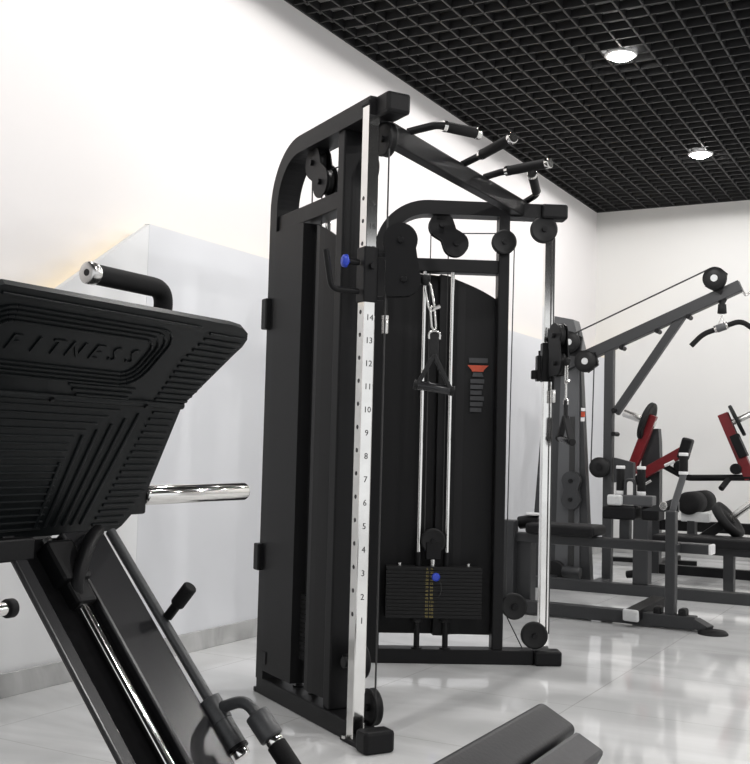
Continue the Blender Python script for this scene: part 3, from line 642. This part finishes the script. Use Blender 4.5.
# ------------------------------------------------------------------ plate loaded machine with red levers (Y 9.3)
RM = thing('plate_loaded_press', (-2.1, 9.4, 0), 'plate loaded press with dark red levers in front of the far wall', 'exercise machine')
Y2 = 9.3; ax_ = V((.94, 0, -.33)).normalized(); c1 = V((-2.395, Y2-.02, 1.30)); ax2_ = V((.925, .166, .465)).normalized()
m = MB(); m.sweep([(-2.40, Y2+.1, .0), (-2.40, Y2+.1, 1.0), (-2.405, Y2+.1, 1.13), (-2.415, Y2+.1, 1.24)], (0, 1, 0), .1, .16, GREY); m.build('column', RM)
m = MB(); m.sweep([(-1.35, Y2+.1, .0), (-1.35, Y2+.1, 1.0), (-1.33, Y2+.1, 1.15), (-1.30, Y2+.1, 1.28)], (0, 1, 0), .1, .16, GREY); m.build('column', RM)
m = MB(); m.bar((-2.36, Y2-.04, 1.36), (-2.555, Y2-.04, .84), .07, .08, RED, up=(1, 0, 0)); rl = m.build('lever', RM)
m = MB(); m.bar((-2.47, Y2-.06, .83), (-2.06, Y2-.06, 1.075), .07, .085, RED); m.build('lever', RM)
m = MB(); m.bar((-1.775, Y2-.04, 1.375), (-1.55, Y2-.04, .84), .07, .085, RED, up=(1, 0, 0)); m.build('lever', RM)
m = MB(); m.bar((-1.68, Y2-.06, 1.20), (-1.60, Y2-.06, 1.02), .10, .07, BLACK, up=(1, 0, 0)); m.build('lever_pad', RM)
m = MB(); m.bar((-2.05, Y2-.06, 1.165), (-2.10, Y2-.06, .99), .12, .085, BLACK, up=(1, 0, 0), bev=.015); m.build('lever_pad', RM)
m = MB(); m.tube([(-2.32, Y2-.05, .96), (-2.07, Y2-.05, .832), (-1.55, Y2-.05, .852), (-1.2, Y2-.05, .86)], .027, BLACK, 12, .05); m.tube([(-1.72, Y2-.05, .84), (-1.765, Y2-.15, .755)], .024, FOAM, 12); m.build('link_bar', RM)
m = MB(); m.cyl((-2.12, Y2-.12, .93), (-2.12, Y2+.0, .93), .045, BLACK, 16, .008); m.cyl((-2.23, Y2-.14, .93), (-2.15, Y2-.14, .97), .014, WHITEP, 10); m.build('pivot_hub', RM); m = MB(); m.cyl((-1.66, Y2-.12, .92), (-1.66, Y2, .92), .045, BLACK, 16, .008); m.build('pivot_hub', RM); m = MB(); m.cyl((-2.45, Y2-.12, .80), (-2.45, Y2+.05, .80), .05, BLACK, 16, .008)
m.cyl((-2.40, Y2-.16, .76), (-2.34, Y2-.16, .80), .012, STEEL, 10); m.build('pivot_hub', RM)
m = MB(); m.tube([(-2.42, Y2-.15, .70), (-2.36, Y2-.18, .66), (-2.32, Y2-.18, .52), (-2.36, Y2-.15, .42)], .018, BLACK, 10, .06); m.build('side_handle', RM)
m = MB(); m.cyl(c1-ax_*.24, c1+ax_*.055, .034, STEEL, 18, .004); m.build('loading_horn', rl)
m = MB(); m.cyl(V((-1.665, Y2-.02, 1.322))-ax2_*.06, V((-1.665, Y2-.02, 1.322))+ax2_*.3, .026, STEEL, 18, .004); m.build('loading_horn', RM)
m = MB(); m.bar((-2.45, Y2+.1, .04), (-1.3, Y2+.1, .04), .08, .08, BLACK); m.bar((-2.4, Y2+.1, .04), (-2.4, 10.35, .04), .08, .08, BLACK); m.bar((-1.4, Y2+.1, .04), (-1.4, 10.35, .04), .08, .08, BLACK)
m.bar((-2.42, Y2+.1, .42), (-1.3, Y2+.1, .42), .08, .09, BLACK); m.bar((-2.96, 10.15, .02), (-2.2, 10.3, .02), .09, .04, BLACK); m.build('floor_frame', RM)
ax = ax_
def disc(c, ax, r, th, name, label, hole=.036):
    m = MB(); m.lathe(c, ax, [(-th*.35, hole), (-th*.35, r*.6), (-th/2, r*.72), (-th/2, r*.95), (-th*.3, r), (th*.3, r), (th/2, r*.95), (th/2, r*.72), (th*.35, r*.6), (th*.35, hole), (-th*.35, hole)], RUBBER, 40, cap=False)
    m.build(name, label=label, category='weight plate', origin=c)
disc(c1+ax*-.02, ax, .17, .045, 'weight_plate', 'black weight plate loaded on the left red lever by its pale steel horn')
ax2 = V((.925, .166, .465)).normalized()
disc(V((-1.665, Y2-.02, 1.322)), ax2, .14, .03, 'weight_plate', 'thin black weight plate seen edge-on at the top of the right red lever')

# ------------------------------------------------------------------ light and camera
for o in bpy.data.objects:
    if '_o' in o: del o['_o']
w = bpy.data.worlds.new('World'); S.world = w; w.use_nodes = True
bg = w.node_tree.nodes['Background']; bg.inputs['Color'].default_value = (.97, .985, 1, 1); bg.inputs['Strength'].default_value = .56
f_, yaw, pit, rol = 1073., .5037, .0614, .0259
F = V((-math.sin(yaw)*math.cos(pit), math.cos(yaw)*math.cos(pit), math.sin(pit))); R0 = V((math.cos(yaw), math.sin(yaw), 0)); U0 = R0.cross(F)
R2 = R0*math.cos(rol)+U0*math.sin(rol); U2 = -R0*math.sin(rol)+U0*math.cos(rol)
cam = bpy.data.cameras.new('Camera'); co = bpy.data.objects.new('Camera', cam); COL.objects.link(co)
co.matrix_world = Matrix(((R2.x, U2.x, -F.x, 0), (R2.y, U2.y, -F.y, 0), (R2.z, U2.z, -F.z, 1.0157), (0, 0, 0, 1)))
cam.sensor_fit = 'HORIZONTAL'; cam.sensor_width = 36; cam.lens = f_/750*36; cam.clip_start = .05; cam.clip_end = 100
S.camera = co
S.view_settings.view_transform = 'Standard'; S.view_settings.look = 'None'; S.view_settings.gamma = 1; S.view_settings.use_curve_mapping = False
S.view_settings.exposure = .79
